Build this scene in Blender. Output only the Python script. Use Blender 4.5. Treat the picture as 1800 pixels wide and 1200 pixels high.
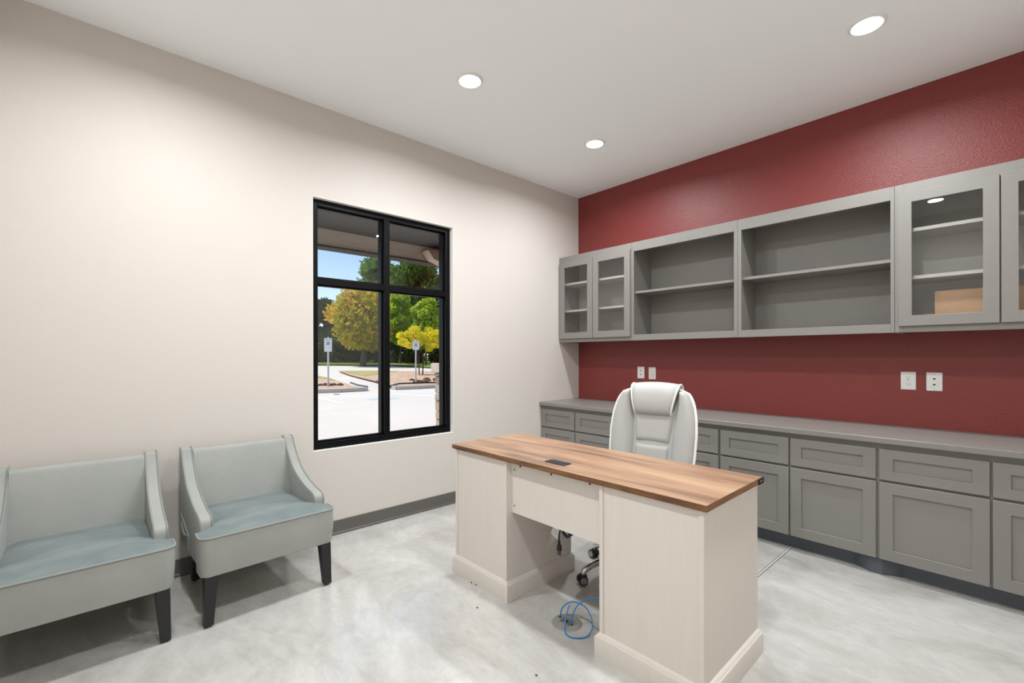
import bpy, bmesh, math, random
import numpy as np
from mathutils import Vector, Matrix
R = math.radians
for o in list(bpy.data.objects): bpy.data.objects.remove(o)
S = bpy.context.scene
COL = S.collection

# ---------------------------------------------------------------- camera
FPX, YAW, HX, HY, ROLL, CAM_H = 795.0, R(47.94), 900.0, 624.4, R(0.12), 1.29
CPOS = Vector((3.281, 0.0, CAM_H))
FW = Vector((-math.sin(YAW), math.cos(YAW), 0)); RT = Vector((math.cos(YAW), math.sin(YAW), 0)); UP = Vector((0, 0, 1))
cd = bpy.data.cameras.new('camera'); cam = bpy.data.objects.new('camera', cd); COL.objects.link(cam)
cd.sensor_width = 36.0; cd.lens = FPX / 1800.0 * 36.0; cd.shift_y = (HY - 600.0) / 1800.0
cd.clip_start = 0.02; cd.clip_end = 500
_x = RT * math.cos(ROLL) - UP * math.sin(ROLL); _y = RT * math.sin(ROLL) + UP * math.cos(ROLL); _z = -FW
M = Matrix((( _x.x, _y.x, _z.x, CPOS.x), (_x.y, _y.y, _z.y, CPOS.y), (_x.z, _y.z, _z.z, CPOS.z), (0, 0, 0, 1)))
cam.matrix_world = M
S.camera = cam

# ---------------------------------------------------------------- world, sun, exposure
W = bpy.data.worlds.new('world'); S.world = W; W.use_nodes = True
wn = W.node_tree; bg = wn.nodes['Background']
sky = wn.nodes.new('ShaderNodeTexSky'); sky.sky_type = 'NISHITA'
SUN_DIR = Vector((-0.40, -0.34, 0.85)).normalized()
sky.sun_disc = False; sky.sun_elevation = math.asin(SUN_DIR.z); sky.sun_rotation = math.atan2(SUN_DIR.x, SUN_DIR.y)
sky.air_density = 1.0; sky.dust_density = 0.6; sky.ozone_density = 1.6; sky.altitude = 200
wn.links.new(sky.outputs[0], bg.inputs[0]); bg.inputs[1].default_value = 0.17
sd = bpy.data.lights.new('sun', 'SUN'); sd.energy = 5.1; sd.angle = R(0.55); sd.color = (1, 0.95, 0.87)
sun = bpy.data.objects.new('sun', sd); COL.objects.link(sun); sun.location = (-20, -10, 30)
sun.rotation_euler = SUN_DIR.to_track_quat('Z', 'Y').to_euler()
S.view_settings.view_transform = 'Standard'; S.view_settings.look = 'None'
S.view_settings.gamma = 1.0; S.view_settings.use_curve_mapping = False
S.view_settings.exposure = 0.08
LAMP_W = 21.5          # watts of each recessed ceiling lamp
LAMP_COL = (0.93, 0.975, 1.0)
LENS = 14.0            # glow of the lamp diffuser itself

# ---------------------------------------------------------------- room dimensions (metres)
RX, RY0, RY1, RZ = 3.71, -0.50, 3.973, 3.054
WT = 0.18

# ---------------------------------------------------------------- helpers
def ray(px, py):
    u, v = px - HX, HY - py
    c, s = math.cos(ROLL), math.sin(ROLL)
    return FW + RT * ((u * c + v * s) / FPX) + UP * ((v * c - u * s) / FPX)
def at_depth(px, py, d): return CPOS + ray(px, py) * d
def terrain(x):
    t = (-26.0 - x) / 27.0
    return -0.10 + 0.44 * min(max(t, 0), 1) + 0.012 * max(-53 - x, 0)
def on_ground(px, py):
    d = ray(px, py); t = 3.0
    while t < 200:
        p = CPOS + d * t
        if p.z <= terrain(p.x): return p
        t += 0.02
    return p

def obj(name, bm, mat, parent=None, loc=None, bevel=0, seg=2, smooth=False, angle=40):
    me = bpy.data.meshes.new(name)
    if isinstance(bm, bmesh.types.BMesh):
        bmesh.ops.recalc_face_normals(bm, faces=bm.faces); bm.to_mesh(me); bm.free()
    else:
        me.from_pydata(*bm); me.update()
    me.materials.append(mat)
    o = bpy.data.objects.new(name, me); COL.objects.link(o)
    if parent: o.parent = parent
    if loc is not None: o.location = loc
    if smooth:
        me.shade_smooth()
        me.set_sharp_from_angle(angle=R(angle))
    if bevel:
        m = o.modifiers.new('bevel', 'BEVEL'); m.width = bevel; m.segments = seg; m.limit_method = 'ANGLE'; m.angle_limit = R(35)
        me.shade_smooth(); m.harden_normals = False
        me.set_sharp_from_angle(angle=R(60))
    return o
def tag(o, label=None, cat=None, group=None, kind=None):
    if label: o['label'] = label
    if cat: o['category'] = cat
    if group: o['group'] = group
    if kind: o['kind'] = kind
    return o
def thing(name, label, cat, loc=(0, 0, 0), rz=0, group=None):
    o = bpy.data.objects.new(name, None); COL.objects.link(o); o.empty_display_size = 0.1
    o.location = loc; o.rotation_euler = (0, 0, rz)
    return tag(o, label, cat, group)
def struct(name, bm, mat, parent=None, **k):
    o = obj(name, bm, mat, parent, **k)
    if not parent: o['kind'] = 'structure'
    return o
def copy_tree(o, parent=None):
    c = o.copy(); COL.objects.link(c)
    if parent: c.parent = parent
    for ch in list(o.children): copy_tree(ch, c)
    return c
def NB(): return bmesh.new()
def box(bm, x0, x1, y0, y1, z0, z1):
    v = [bm.verts.new(p) for p in ((x0, y0, z0), (x1, y0, z0), (x1, y1, z0), (x0, y1, z0), (x0, y0, z1), (x1, y0, z1), (x1, y1, z1), (x0, y1, z1))]
    for f in ((3, 2, 1, 0), (4, 5, 6, 7), (0, 1, 5, 4), (1, 2, 6, 5), (2, 3, 7, 6), (3, 0, 4, 7)): bm.faces.new([v[i] for i in f])
    return bm
def B(*a): return box(NB(), *a)
def prism(bm, pts, axis, a0, a1):
    """extrude a 2-D polygon along an axis: 'x' pts=(y,z), 'y' pts=(x,z), 'z' pts=(x,y)"""
    def P(p, a):
        return {'x': (a, p[0], p[1]), 'y': (p[0], a, p[1]), 'z': (p[0], p[1], a)}[axis]
    lo = [bm.verts.new(P(p, a0)) for p in pts]; hi = [bm.verts.new(P(p, a1)) for p in pts]
    n = len(pts); bm.faces.new(lo[::-1]); bm.faces.new(hi)
    for i in range(n): bm.faces.new((lo[i], lo[(i + 1) % n], hi[(i + 1) % n], hi[i]))
    return bm
def ring(bm, c, n, r, seg, ref=None):
    n = Vector(n).normalized()
    a = Vector(ref) if ref else (Vector((0, 0, 1)) if abs(n.z) < 0.9 else Vector((1, 0, 0)))
    u = a.cross(n).normalized(); w = n.cross(u)
    return [bm.verts.new(Vector(c) + u * (r * math.cos(2 * math.pi * i / seg)) + w * (r * math.sin(2 * math.pi * i / seg))) for i in range(seg)]
def tube(bm, pts, r, seg=8, closed=False, cap=True):
    pts = [Vector(p) for p in pts]; n = len(pts); rs = r if isinstance(r, (list, tuple)) else [r] * n
    rings = []; prev = None
    for i, p in enumerate(pts):
        a = pts[(i - 1) % n] if (closed or i > 0) else p
        b = pts[(i + 1) % n] if (closed or i < n - 1) else p
        t = (b - a).normalized()
        if prev is None:
            ref = Vector((0, 0, 1)) if abs(t.z) < 0.9 else Vector((1, 0, 0)); u = ref.cross(t).normalized()
        else:
            u = (prev - t * prev.dot(t)).normalized()
        prev = u; w = t.cross(u)
        rings.append([bm.verts.new(p + u * (rs[i] * math.cos(2 * math.pi * k / seg)) + w * (rs[i] * math.sin(2 * math.pi * k / seg))) for k in range(seg)])
    m = n if closed else n - 1
    for i in range(m):
        A, Bq = rings[i], rings[(i + 1) % n]
        for k in range(seg): bm.faces.new((A[k], A[(k + 1) % seg], Bq[(k + 1) % seg], Bq[k]))
    if cap and not closed: bm.faces.new(rings[0][::-1]); bm.faces.new(rings[-1])
    return bm
def lathe(bm, prof, seg=24, c=(0, 0, 0)):
    rows = []
    for r, z in prof:
        if r < 1e-6: rows.append([bm.verts.new((c[0], c[1], c[2] + z))])
        else: rows.append([bm.verts.new((c[0] + r * math.cos(2 * math.pi * i / seg), c[1] + r * math.sin(2 * math.pi * i / seg), c[2] + z)) for i in range(seg)])
    for A, Bq in zip(rows, rows[1:]):
        for i in range(seg):
            j = (i + 1) % seg
            f = [A[i % len(A)], A[j % len(A)], Bq[j % len(Bq)], Bq[i % len(Bq)]]
            u = []
            for v in f:
                if v not in u: u.append(v)
            if len(u) > 2: bm.faces.new(u)
    return bm
def spline(pts, n=6):
    """Catmull-Rom through points"""
    P = [Vector(p) for p in pts]; out = []
    for i in range(len(P) - 1):
        p0, p1, p2, p3 = P[max(i - 1, 0)], P[i], P[i + 1], P[min(i + 2, len(P) - 1)]
        for k in range(n):
            t = k / n
            out.append(0.5 * ((2 * p1) + (p2 - p0) * t + (2 * p0 - 5 * p1 + 4 * p2 - p3) * t * t + (3 * p1 - p0 - 3 * p2 + p3) * t ** 3))
    out.append(P[-1]); return out

# ---------------------------------------------------------------- materials
def mat(name, col, rough=0.5, metal=0.0, spec=0.5, noise=None, bump=None, coat=0, sheen=0, rough_var=0):
    """noise=(scale, colour2, stretch)   bump=(scale, strength, distance)"""
    m = bpy.data.materials.new(name); m.use_nodes = True; nt = m.node_tree; b = nt.nodes['Principled BSDF']
    b.inputs['Base Color'].default_value = (*col, 1); b.inputs['Roughness'].default_value = rough
    b.inputs['Metallic'].default_value = metal; b.inputs['Specular IOR Level'].default_value = spec
    if coat: b.inputs['Coat Weight'].default_value = coat; b.inputs['Coat Roughness'].default_value = 0.15
    if sheen: b.inputs['Sheen Weight'].default_value = sheen; b.inputs['Sheen Roughness'].default_value = 0.35
    tc = nt.nodes.new('ShaderNodeTexCoord')
    if noise:
        mp = nt.nodes.new('ShaderNodeMapping'); mp.inputs['Scale'].default_value = noise[2] if len(noise) > 2 else (1, 1, 1)
        nt.links.new(tc.outputs['Object'], mp.inputs[0])
        nz = nt.nodes.new('ShaderNodeTexNoise'); nz.inputs['Scale'].default_value = noise[0]; nz.inputs['Detail'].default_value = 7; nz.inputs['Roughness'].default_value = 0.62
        nt.links.new(mp.outputs[0], nz.inputs['Vector'])
        rp = nt.nodes.new('ShaderNodeValToRGB'); rp.color_ramp.elements[0].position = 0.28; rp.color_ramp.elements[1].position = 0.72
        rp.color_ramp.elements[0].color = (*noise[1], 1); rp.color_ramp.elements[1].color = (*col, 1)
        nt.links.new(nz.outputs[0], rp.inputs[0]); nt.links.new(rp.outputs[0], b.inputs['Base Color'])
        if rough_var:
            mr = nt.nodes.new('ShaderNodeMapRange'); mr.inputs['To Min'].default_value = rough - rough_var; mr.inputs['To Max'].default_value = rough + rough_var
            nt.links.new(nz.outputs[0], mr.inputs['Value']); nt.links.new(mr.outputs[0], b.inputs['Roughness'])
    if bump:
        bz = nt.nodes.new('ShaderNodeTexNoise'); bz.inputs['Scale'].default_value = bump[0]; bz.inputs['Detail'].default_value = 3
        nt.links.new(tc.outputs['Object'], bz.inputs['Vector'])
        bp = nt.nodes.new('ShaderNodeBump'); bp.inputs['Strength'].default_value = bump[1]; bp.inputs['Distance'].default_value = bump[2]
        nt.links.new(bz.outputs[0], bp.inputs['Height']); nt.links.new(bp.outputs[0], b.inputs['Normal'])
    return m
def emit(name, col, s):
    m = bpy.data.materials.new(name); m.use_nodes = True; nt = m.node_tree; nt.nodes.clear()
    e = nt.nodes.new('ShaderNodeEmission'); e.inputs[0].default_value = (*col, 1); e.inputs[1].default_value = s
    nt.links.new(e.outputs[0], nt.nodes.new('ShaderNodeOutputMaterial').inputs[0]); return m
def glass(name, tint=(1, 1, 1), gl=1.0):
    m = bpy.data.materials.new(name); m.use_nodes = True; nt = m.node_tree; nt.nodes.clear()
    t = nt.nodes.new('ShaderNodeBsdfTransparent'); t.inputs[0].default_value = (*tint, 1)
    g = nt.nodes.new('ShaderNodeBsdfGlossy'); g.inputs['Roughness'].default_value = 0.01
    ge = nt.nodes.new('ShaderNodeNewGeometry'); dt = nt.nodes.new('ShaderNodeVectorMath'); dt.operation = 'DOT_PRODUCT'
    nt.links.new(ge.outputs['Normal'], dt.inputs[0]); nt.links.new(ge.outputs['Incoming'], dt.inputs[1])
    def mth(op, a_, b_=None):
        n = nt.nodes.new('ShaderNodeMath'); n.operation = op; n.use_clamp = op != 'POWER'
        for i_, q in enumerate((a_, b_)):
            if q is None: continue
            if isinstance(q, (int, float)): n.inputs[i_].default_value = q
            else: nt.links.new(q, n.inputs[i_])
        return n.outputs[0]
    # Schlick reflectance, the same from both sides of the pane
    fr_ = mth('ADD', mth('MULTIPLY', mth('POWER', mth('SUBTRACT', 1.0, mth('ABSOLUTE', dt.outputs['Value'])), 5.0), 0.96), 0.04)
    mx = nt.nodes.new('ShaderNodeMixShader'); nt.links.new(fr_, mx.inputs[0])
    nt.links.new(t.outputs[0], mx.inputs[1]); nt.links.new(g.outputs[0], mx.inputs[2])
    nt.links.new(mx.outputs[0], nt.nodes.new('ShaderNodeOutputMaterial').inputs[0]); return m
def leafmat(name, cols, scale=0.5, trans=0.45):
    m = bpy.data.materials.new(name); m.use_nodes = True; nt = m.node_tree; nt.nodes.clear()
    tc = nt.nodes.new('ShaderNodeTexCoord'); nz = nt.nodes.new('ShaderNodeTexNoise'); nz.inputs['Scale'].default_value = scale; nz.inputs['Detail'].default_value = 5; nz.inputs['Roughness'].default_value = 0.75
    nt.links.new(tc.outputs['Object'], nz.inputs['Vector'])
    rp = nt.nodes.new('ShaderNodeValToRGB'); cr = rp.color_ramp
    while len(cr.elements) < len(cols): cr.elements.new(0.5)
    for i, c in enumerate(cols):
        cr.elements[i].position = 0.33 + 0.34 * i / max(len(cols) - 1, 1); cr.elements[i].color = (*c, 1)
    nt.links.new(nz.outputs[0], rp.inputs[0])
    d = nt.nodes.new('ShaderNodeBsdfDiffuse'); t = nt.nodes.new('ShaderNodeBsdfTranslucent'); mx = nt.nodes.new('ShaderNodeMixShader'); mx.inputs[0].default_value = trans
    nt.links.new(rp.outputs[0], d.inputs[0]); nt.links.new(rp.outputs[0], t.inputs[0])
    nt.links.new(d.outputs[0], mx.inputs[1]); nt.links.new(t.outputs[0], mx.inputs[2])
    nt.links.new(mx.outputs[0], nt.nodes.new('ShaderNodeOutputMaterial').inputs[0]); return m
def wood(name, ramp, scale, rough=0.45, sc=(1.0, 12.0, 12.0)):
    m = bpy.data.materials.new(name); m.use_nodes = True; nt = m.node_tree; b = nt.nodes['Principled BSDF']; b.inputs['Roughness'].default_value = rough
    tc = nt.nodes.new('ShaderNodeTexCoord'); mp = nt.nodes.new('ShaderNodeMapping'); mp.inputs['Scale'].default_value = sc
    nt.links.new(tc.outputs['Object'], mp.inputs[0])
    n1 = nt.nodes.new('ShaderNodeTexNoise'); n1.inputs['Scale'].default_value = scale; n1.inputs['Detail'].default_value = 8; n1.inputs['Roughness'].default_value = 0.6; n1.inputs['Distortion'].default_value = 0.6
    mp2 = nt.nodes.new('ShaderNodeMapping'); mp2.inputs['Scale'].default_value = (sc[0] * 1.5, sc[1] * 9, sc[2] * 9); nt.links.new(tc.outputs['Object'], mp2.inputs[0])
    n2 = nt.nodes.new('ShaderNodeTexNoise'); n2.inputs['Scale'].default_value = scale; n2.inputs['Detail'].default_value = 4
    nt.links.new(mp.outputs[0], n1.inputs['Vector']); nt.links.new(mp2.outputs[0], n2.inputs['Vector'])
    mx = nt.nodes.new('ShaderNodeMath'); mx.operation = 'MULTIPLY_ADD'; mx.inputs[1].default_value = 0.22; nt.links.new(n2.outputs[0], mx.inputs[0])
    sb = nt.nodes.new('ShaderNodeMath'); sb.operation = 'SUBTRACT'; sb.inputs[1].default_value = 0.11; nt.links.new(n1.outputs[0], sb.inputs[0]); nt.links.new(sb.outputs[0], mx.inputs[2])
    rp = nt.nodes.new('ShaderNodeValToRGB'); cr = rp.color_ramp
    while len(cr.elements) < len(ramp): cr.elements.new(0.5)
    for i, (p, c) in enumerate(ramp): cr.elements[i].position = p; cr.elements[i].color = (*c, 1)
    nt.links.new(mx.outputs[0], rp.inputs[0]); nt.links.new(rp.outputs[0], b.inputs['Base Color']); return m

m_wall = mat('cream_wall_paint', (0.648, 0.597, 0.548), 0.55, spec=0.3, bump=(150, 0.25, 0.002))
m_red = mat('dark_red_wall_paint', (0.228, 0.039, 0.035), 0.40, spec=0.45, bump=(130, 0.7, 0.003))
m_ceil = mat('white_ceiling_paint', (0.935, 0.950, 0.960), 0.9, spec=0.1)
def concrete_floor():
    m = bpy.data.materials.new('polished_concrete'); m.use_nodes = True; nt = m.node_tree; b = nt.nodes['Principled BSDF']; N = nt.nodes.new; K = nt.links.new
    tc = N('ShaderNodeTexCoord'); mp = N('ShaderNodeMapping'); mp.inputs['Scale'].default_value = (1.0, 1.7, 1.0); mp.inputs['Rotation'].default_value = (0, 0, 0.5); K(tc.outputs['Object'], mp.inputs[0])
    def nz(sc, det, ro, dist=0.0):
        n = N('ShaderNodeTexNoise'); n.inputs['Scale'].default_value = sc; n.inputs['Detail'].default_value = det; n.inputs['Roughness'].default_value = ro; n.inputs['Distortion'].default_value = dist; K(mp.outputs[0], n.inputs['Vector']); return n
    def ramp(n, stops):
        r = N('ShaderNodeValToRGB'); cr = r.color_ramp
        while len(cr.elements) < len(stops): cr.elements.new(0.5)
        for e_, (p_, c_) in zip(cr.elements, stops): e_.position = p_; e_.color = (*c_, 1)
        K(n.outputs[0], r.inputs[0]); return r
    big = ramp(nz(1.3, 12, 0.66, 0.8), [(0.34, (0.440, 0.420, 0.388)), (0.50, (0.545, 0.530, 0.502)), (0.66, (0.635, 0.625, 0.602))])
    fine = ramp(nz(7.0, 10, 0.72, 1.2), [(0.30, (0.84, 0.83, 0.81)), (0.56, (1.0, 1.0, 1.0)), (0.75, (1.05, 1.05, 1.05))])
    mx = N('ShaderNodeMix'); mx.data_type = 'RGBA'; mx.blend_type = 'MULTIPLY'; mx.inputs[0].default_value = 1.0
    K(big.outputs[0], mx.inputs['A']); K(fine.outputs[0], mx.inputs['B']); K(mx.outputs['Result'], b.inputs['Base Color'])
    b.inputs['Roughness'].default_value = 0.30; b.inputs['Specular IOR Level'].default_value = 0.6
    b.inputs['Coat Weight'].default_value = 0.9; b.inputs['Coat Roughness'].default_value = 0.16; b.inputs['Coat IOR'].default_value = 1.55
    bp = N('ShaderNodeBump'); bp.inputs['Strength'].default_value = 0.04; bp.inputs['Distance'].default_value = 0.002; K(nz(30, 3, 0.5).outputs[0], bp.inputs['Height']); K(bp.outputs[0], b.inputs['Normal'])
    return m
m_floor = concrete_floor()
m_base = mat('grey_vinyl_base', (0.115, 0.106, 0.095), 0.45)
m_cab = mat('grey_cabinet_paint', (0.228, 0.214, 0.196), 0.36, spec=0.5)
m_inner = mat('light_grey_cabinet_lining', (0.400, 0.385, 0.355), 0.45)
m_toe = mat('dark_grey_toe_kick', (0.088, 0.098, 0.120), 0.36)
m_black = mat('black_aluminium', (0.0025, 0.0025, 0.003), 0.40, metal=0.0, spec=0.16)
m_wglass = glass('window_glass'); m_cglass = glass('cabinet_glass')
m_white = mat('white_plastic', (0.80, 0.79, 0.77), 0.35)
m_almond = mat('almond_plastic', (0.74, 0.71, 0.63), 0.35)
m_dark = mat('dark_plastic', (0.012, 0.012, 0.014), 0.4)
m_slate = mat('dark_blue_plastic', (0.020, 0.022, 0.040), 0.35)
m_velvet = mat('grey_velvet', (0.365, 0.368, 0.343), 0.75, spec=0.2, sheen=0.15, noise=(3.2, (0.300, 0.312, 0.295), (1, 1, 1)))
m_velvet2 = mat('grey_velvet_nap_sheen_tint', (0.225, 0.255, 0.253), 0.7, spec=0.2, sheen=0.2, noise=(4.0, (0.115, 0.150, 0.153), (1.6, 0.8, 1)))  # seat top: nap patches, plus the velvet's darker teal sheen put into the colour
m_welt = mat('grey_velvet_welt', (0.270, 0.278, 0.262), 0.8, spec=0.1)
m_leg = mat('black_leg_wood', (0.010, 0.010, 0.011), 0.42)
m_top = wood('desktop_oak', [(0.28, (0.130, 0.076, 0.050)), (0.42, (0.26, 0.148, 0.092)), (0.53, (0.375, 0.220, 0.132)), (0.68, (0.46, 0.290, 0.182))], 1.25, 0.42, (0.8, 6.5, 6.5))
m_topedge = wood('desktop_edge_oak', [(0.3, (0.085, 0.038, 0.018)), (0.5, (0.20, 0.090, 0.036)), (0.7, (0.30, 0.15, 0.065))], 2.2, 0.45, (2, 2, 10.0))
m_desk = wood('cream_laminate', [(0.25, (0.730, 0.675, 0.615)), (0.75, (0.765, 0.712, 0.655))], 3.0, 0.5, (14, 14, 0.7))
m_leather = mat('light_grey_leather', (0.430, 0.422, 0.400), 0.42, spec=0.45, bump=(420, 0.12, 0.001))
m_pipe = mat('white_piping', (0.82, 0.80, 0.75), 0.5)
m_chrome = mat('chrome', (0.72, 0.72, 0.73), 0.12, metal=1.0)
m_steel = mat('brushed_steel', (0.42, 0.42, 0.42), 0.35, metal=0.9)
m_blue = mat('blue_cable', (0.03, 0.21, 0.50), 0.45)
m_card = mat('cardboard', (0.45, 0.27, 0.15), 0.85)
m_trimw = mat('lamp_trim_white', (0.82, 0.81, 0.79), 0.5)
m_lens = emit('lamp_lens', LAMP_COL, LENS)
m_ventd = mat('vent_dark', (0.05, 0.05, 0.05), 0.6)
# outdoors
m_conc = mat('sunlit_concrete', (0.60, 0.565, 0.525), 0.9, spec=0.2, noise=(0.35, (0.53, 0.50, 0.46)))
m_curb = mat('curb_concrete', (0.50, 0.46, 0.41), 0.9, spec=0.2)
m_dirt = mat('bare_soil', (0.57, 0.43, 0.325), 0.95, spec=0.1, noise=(0.9, (0.42, 0.28, 0.19)), bump=(3.5, 1.0, 0.25))
m_mulch = mat('dark_mulch', (0.10, 0.055, 0.035), 0.95, spec=0.1)
m_grass = mat('lawn', (0.20, 0.27, 0.055), 0.95, spec=0.1, noise=(0.6, (0.11, 0.17, 0.03)))
m_dgrass = mat('dry_grass', (0.40, 0.36, 0.17), 0.95, spec=0.1, noise=(1.6, (0.26, 0.27, 0.08)))
m_wpaint = mat('white_road_paint', (0.80, 0.79, 0.76), 0.8)
m_bpaint = mat('blue_road_paint', (0.42, 0.52, 0.76), 0.8)
m_bark = mat('bark', (0.10, 0.075, 0.055), 0.95, noise=(6, (0.05, 0.036, 0.026), (1, 1, 0.2)))
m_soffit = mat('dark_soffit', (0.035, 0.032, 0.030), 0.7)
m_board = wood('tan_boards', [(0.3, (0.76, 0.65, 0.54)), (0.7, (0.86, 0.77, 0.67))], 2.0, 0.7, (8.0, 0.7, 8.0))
m_fasc = mat('grey_trim_metal', (0.10, 0.102, 0.095), 0.9, spec=0.0)
m_tan = mat('tan_stucco', (0.52, 0.42, 0.35), 0.9, bump=(60, 0.4, 0.01))
m_cap = mat('cast_stone', (0.56, 0.49, 0.43), 0.9)
m_mortar = mat('mortar', (0.34, 0.31, 0.27), 0.95)
m_sign = mat('sign_white', (0.80, 0.82, 0.82), 0.5)
m_sblue = mat('sign_blue', (0.015, 0.10, 0.42), 0.5)
m_sgreen = mat('sign_green', (0.02, 0.16, 0.09), 0.5)
m_post = mat('galvanised_post', (0.55, 0.56, 0.57), 0.5, metal=0.3)
m_ext = mat('exterior_wall', (0.40, 0.34, 0.28), 0.9)

# ---------------------------------------------------------------- room shell
OY0, OY1, OZ0, OZ1 = 1.085, 2.268, 0.617, 2.408       # window opening in the left wall
floor = struct('floor', B(-WT, RX + WT, RY0 - WT, RY1 + WT, -0.15, 0), m_floor)
obj('control_joint', B(2.276, 2.284, 1.70, 3.44, 0.0, 0.0015), mat('joint_strip', (0.62, 0.60, 0.56), 0.5), floor)
for s in (2.2735, 2.2865): obj('joint_groove', B(s - 0.0018, s + 0.0018, 1.70, 3.44, 0.0, 0.0008), m_base, floor)
struct('ceiling', B(-WT, RX + WT, RY0 - WT, RY1 + WT, RZ, RZ + 0.15), m_ceil)
bm = NB()
box(bm, -WT, 0, RY0 - WT, OY0, 0, RZ); box(bm, -WT, 0, OY1, RY1 + WT, 0, RZ)
box(bm, -WT, 0, OY0, OY1, 0, OZ0); box(bm, -WT, 0, OY0, OY1, OZ1, RZ)
wl = struct('wall_left', bm, m_wall)
obj('exterior_cladding', (lambda b: (box(b, -WT - 0.02, -WT, RY0 - 6, OY0, -0.1, 2.69), box(b, -WT - 0.02, -WT, OY1, RY1 + 4, -0.1, 2.69), box(b, -WT - 0.02, -WT, OY0, OY1, -0.1, OZ0), box(b, -WT - 0.02, -WT, OY0, OY1, OZ1, 2.69), b)[-1])(NB()), m_ext, wl)
struct('wall_back', B(0, RX, RY1, RY1 + WT, 0, RZ), m_red)
struct('wall_right', B(RX, RX + WT, RY0 - WT, RY1 + WT, 0, RZ), m_wall)
struct('wall_front', B(0, RX, RY0 - WT, RY0, 0, RZ), m_wall)
def baseboard(name, pts2, axis, a0, a1): return struct(name, prism(NB(), pts2, axis, a0, a1), m_base, bevel=0.002)
baseboard('baseboard_left', [(0, 0), (0.016, 0), (0.014, 0.012), (0.008, 0.018), (0.006, 0.100), (0, 0.102)], 'y', RY0, 3.376)
baseboard('baseboard_front', [(RY0, 0), (RY0 + 0.012, 0), (RY0 + 0.006, 0.02), (RY0 + 0.006, 0.10), (RY0, 0.102)], 'x', 0.016, RX)
baseboard('baseboard_right', [(RX, 0), (RX - 0.012, 0), (RX - 0.006, 0.02), (RX - 0.006, 0.10), (RX, 0.102)], 'y', RY0 + 0.02, 3.30)

# ---------------------------------------------------------------- window
m_ret = mat('white_return_paint', (0.86, 0.85, 0.82), 0.6)
e = 0.0025
rt_ = NB(); box(rt_, -WT, 0.0006, OY1 - e, OY1, OZ0, OZ1); box(rt_, -WT, 0.0006, OY0, OY0 + e, OZ0, OZ1); box(rt_, -WT, 0.0006, OY0 + e, OY1 - e, OZ1 - e, OZ1); box(rt_, -WT, 0.0006, OY0 + e, OY1 - e, OZ0, OZ0 + e)
struct('trim_1', rt_, m_ret)
win = bpy.data.objects.new('window_1', None); COL.objects.link(win); win.location = (0, 0, 0); win['kind'] = 'structure'
win['label'] = 'black framed four-pane window in the cream wall'
XF, XB = -0.040, -0.150                     # inner and outer face of the aluminium frame
fy0, fy1, fz0, fz1, fw = OY0 + 0.0026, 2.262, 0.622, OZ1 - 0.0026, 0.044
MY0, MY1, TZ0, TZ1 = 1.641, 1.688, 1.804, 1.848
obj('jamb', B(XB, XF, fy0, fy0 + fw, fz0, fz1), m_black, win, bevel=0.002)
obj('jamb', B(XB, XF, fy1 - fw, fy1, fz0, fz1), m_black, win, bevel=0.002)
obj('head', B(XB, XF, fy0 + fw, fy1 - fw, fz1 - 0.042, fz1), m_black, win, bevel=0.002)
obj('sill_rail', B(XB, XF, fy0 + fw, fy1 - fw, fz0, fz0 + 0.045), m_black, win, bevel=0.002)
obj('mullion', B(XB, XF + 0.002, MY0, MY1, fz0 + 0.045, fz1 - 0.042), m_black, win, bevel=0.002)
for a, b in ((fy0 + fw, MY0), (MY1, fy1 - fw)):
    obj('transom', B(XB, XF, a, b, TZ0, TZ1), m_black, win, bevel=0.002)
    for c, d in ((fz0 + 0.045, TZ0), (TZ1, fz1 - 0.042)):
        # stepped glazing stops and the pane
        for k, (w, xa, xb) in enumerate(((0.012, XF - 0.062, XF - 0.030),)):
            s = NB()
            box(s, xa, xb, a, a + w, c, d); box(s, xa, xb, b - w, b, c, d); box(s, xa, xb, a + w, b - w, c, c + w); box(s, xa, xb, a + w, b - w, d - w, d)
            obj('glazing_stop', s, m_black, win, bevel=0.0015)
        obj('pane', B(XF - 0.056, XF - 0.050, a + 0.004, b - 0.004, c + 0.004, d - 0.004), m_wglass, win)
# ---------------------------------------------------------------- recessed ceiling lamps
def lamp(x, y, label):
    t = thing('ceiling_lamp', label, 'ceiling light', (x, y, RZ), 0, 'recessed ceiling lights')
    obj('trim_ring', lathe(NB(), [(0.068, -0.001), (0.068, -0.010), (0.074, -0.012), (0.084, -0.006), (0.086, 0.0), (0.068, 0.0)], 40), m_trimw, t, smooth=True)
    obj('lens', lathe(NB(), [(0.0, -0.009), (0.067, -0.009), (0.067, -0.003), (0, -0.003)], 40), m_lens, t)
    ld_ = bpy.data.lights.new('bulb', 'AREA'); ld_.shape = 'DISK'; ld_.size = 0.130; ld_.energy = LAMP_W; ld_.color = LAMP_COL; ld_.spread = R(163)
    lo_ = bpy.data.objects.new('bulb', ld_); COL.objects.link(lo_); lo_.parent = t; lo_.location = (0, 0, -0.0105)
lamp(0.950, 1.745, 'round white recessed ceiling light in front of the window')
lamp(0.950, 3.035, 'round white recessed ceiling light nearest the corner of red and cream walls')
lamp(2.760, 3.030, 'round white recessed ceiling light above the wide open shelves')
lamp(2.760, 1.745, 'round white recessed ceiling light above the front of the desk')
lamp(0.950, 0.260, 'round white recessed ceiling light above the grey settees')
lamp(2.690, 0.245, 'round white recessed ceiling light seen reflected in the cabinet glass')
v = thing('ceiling_vent', 'grey slatted air vent in the ceiling, seen only as a reflection in cabinet glass', 'vent', (3.20, 0.04, RZ))
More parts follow.
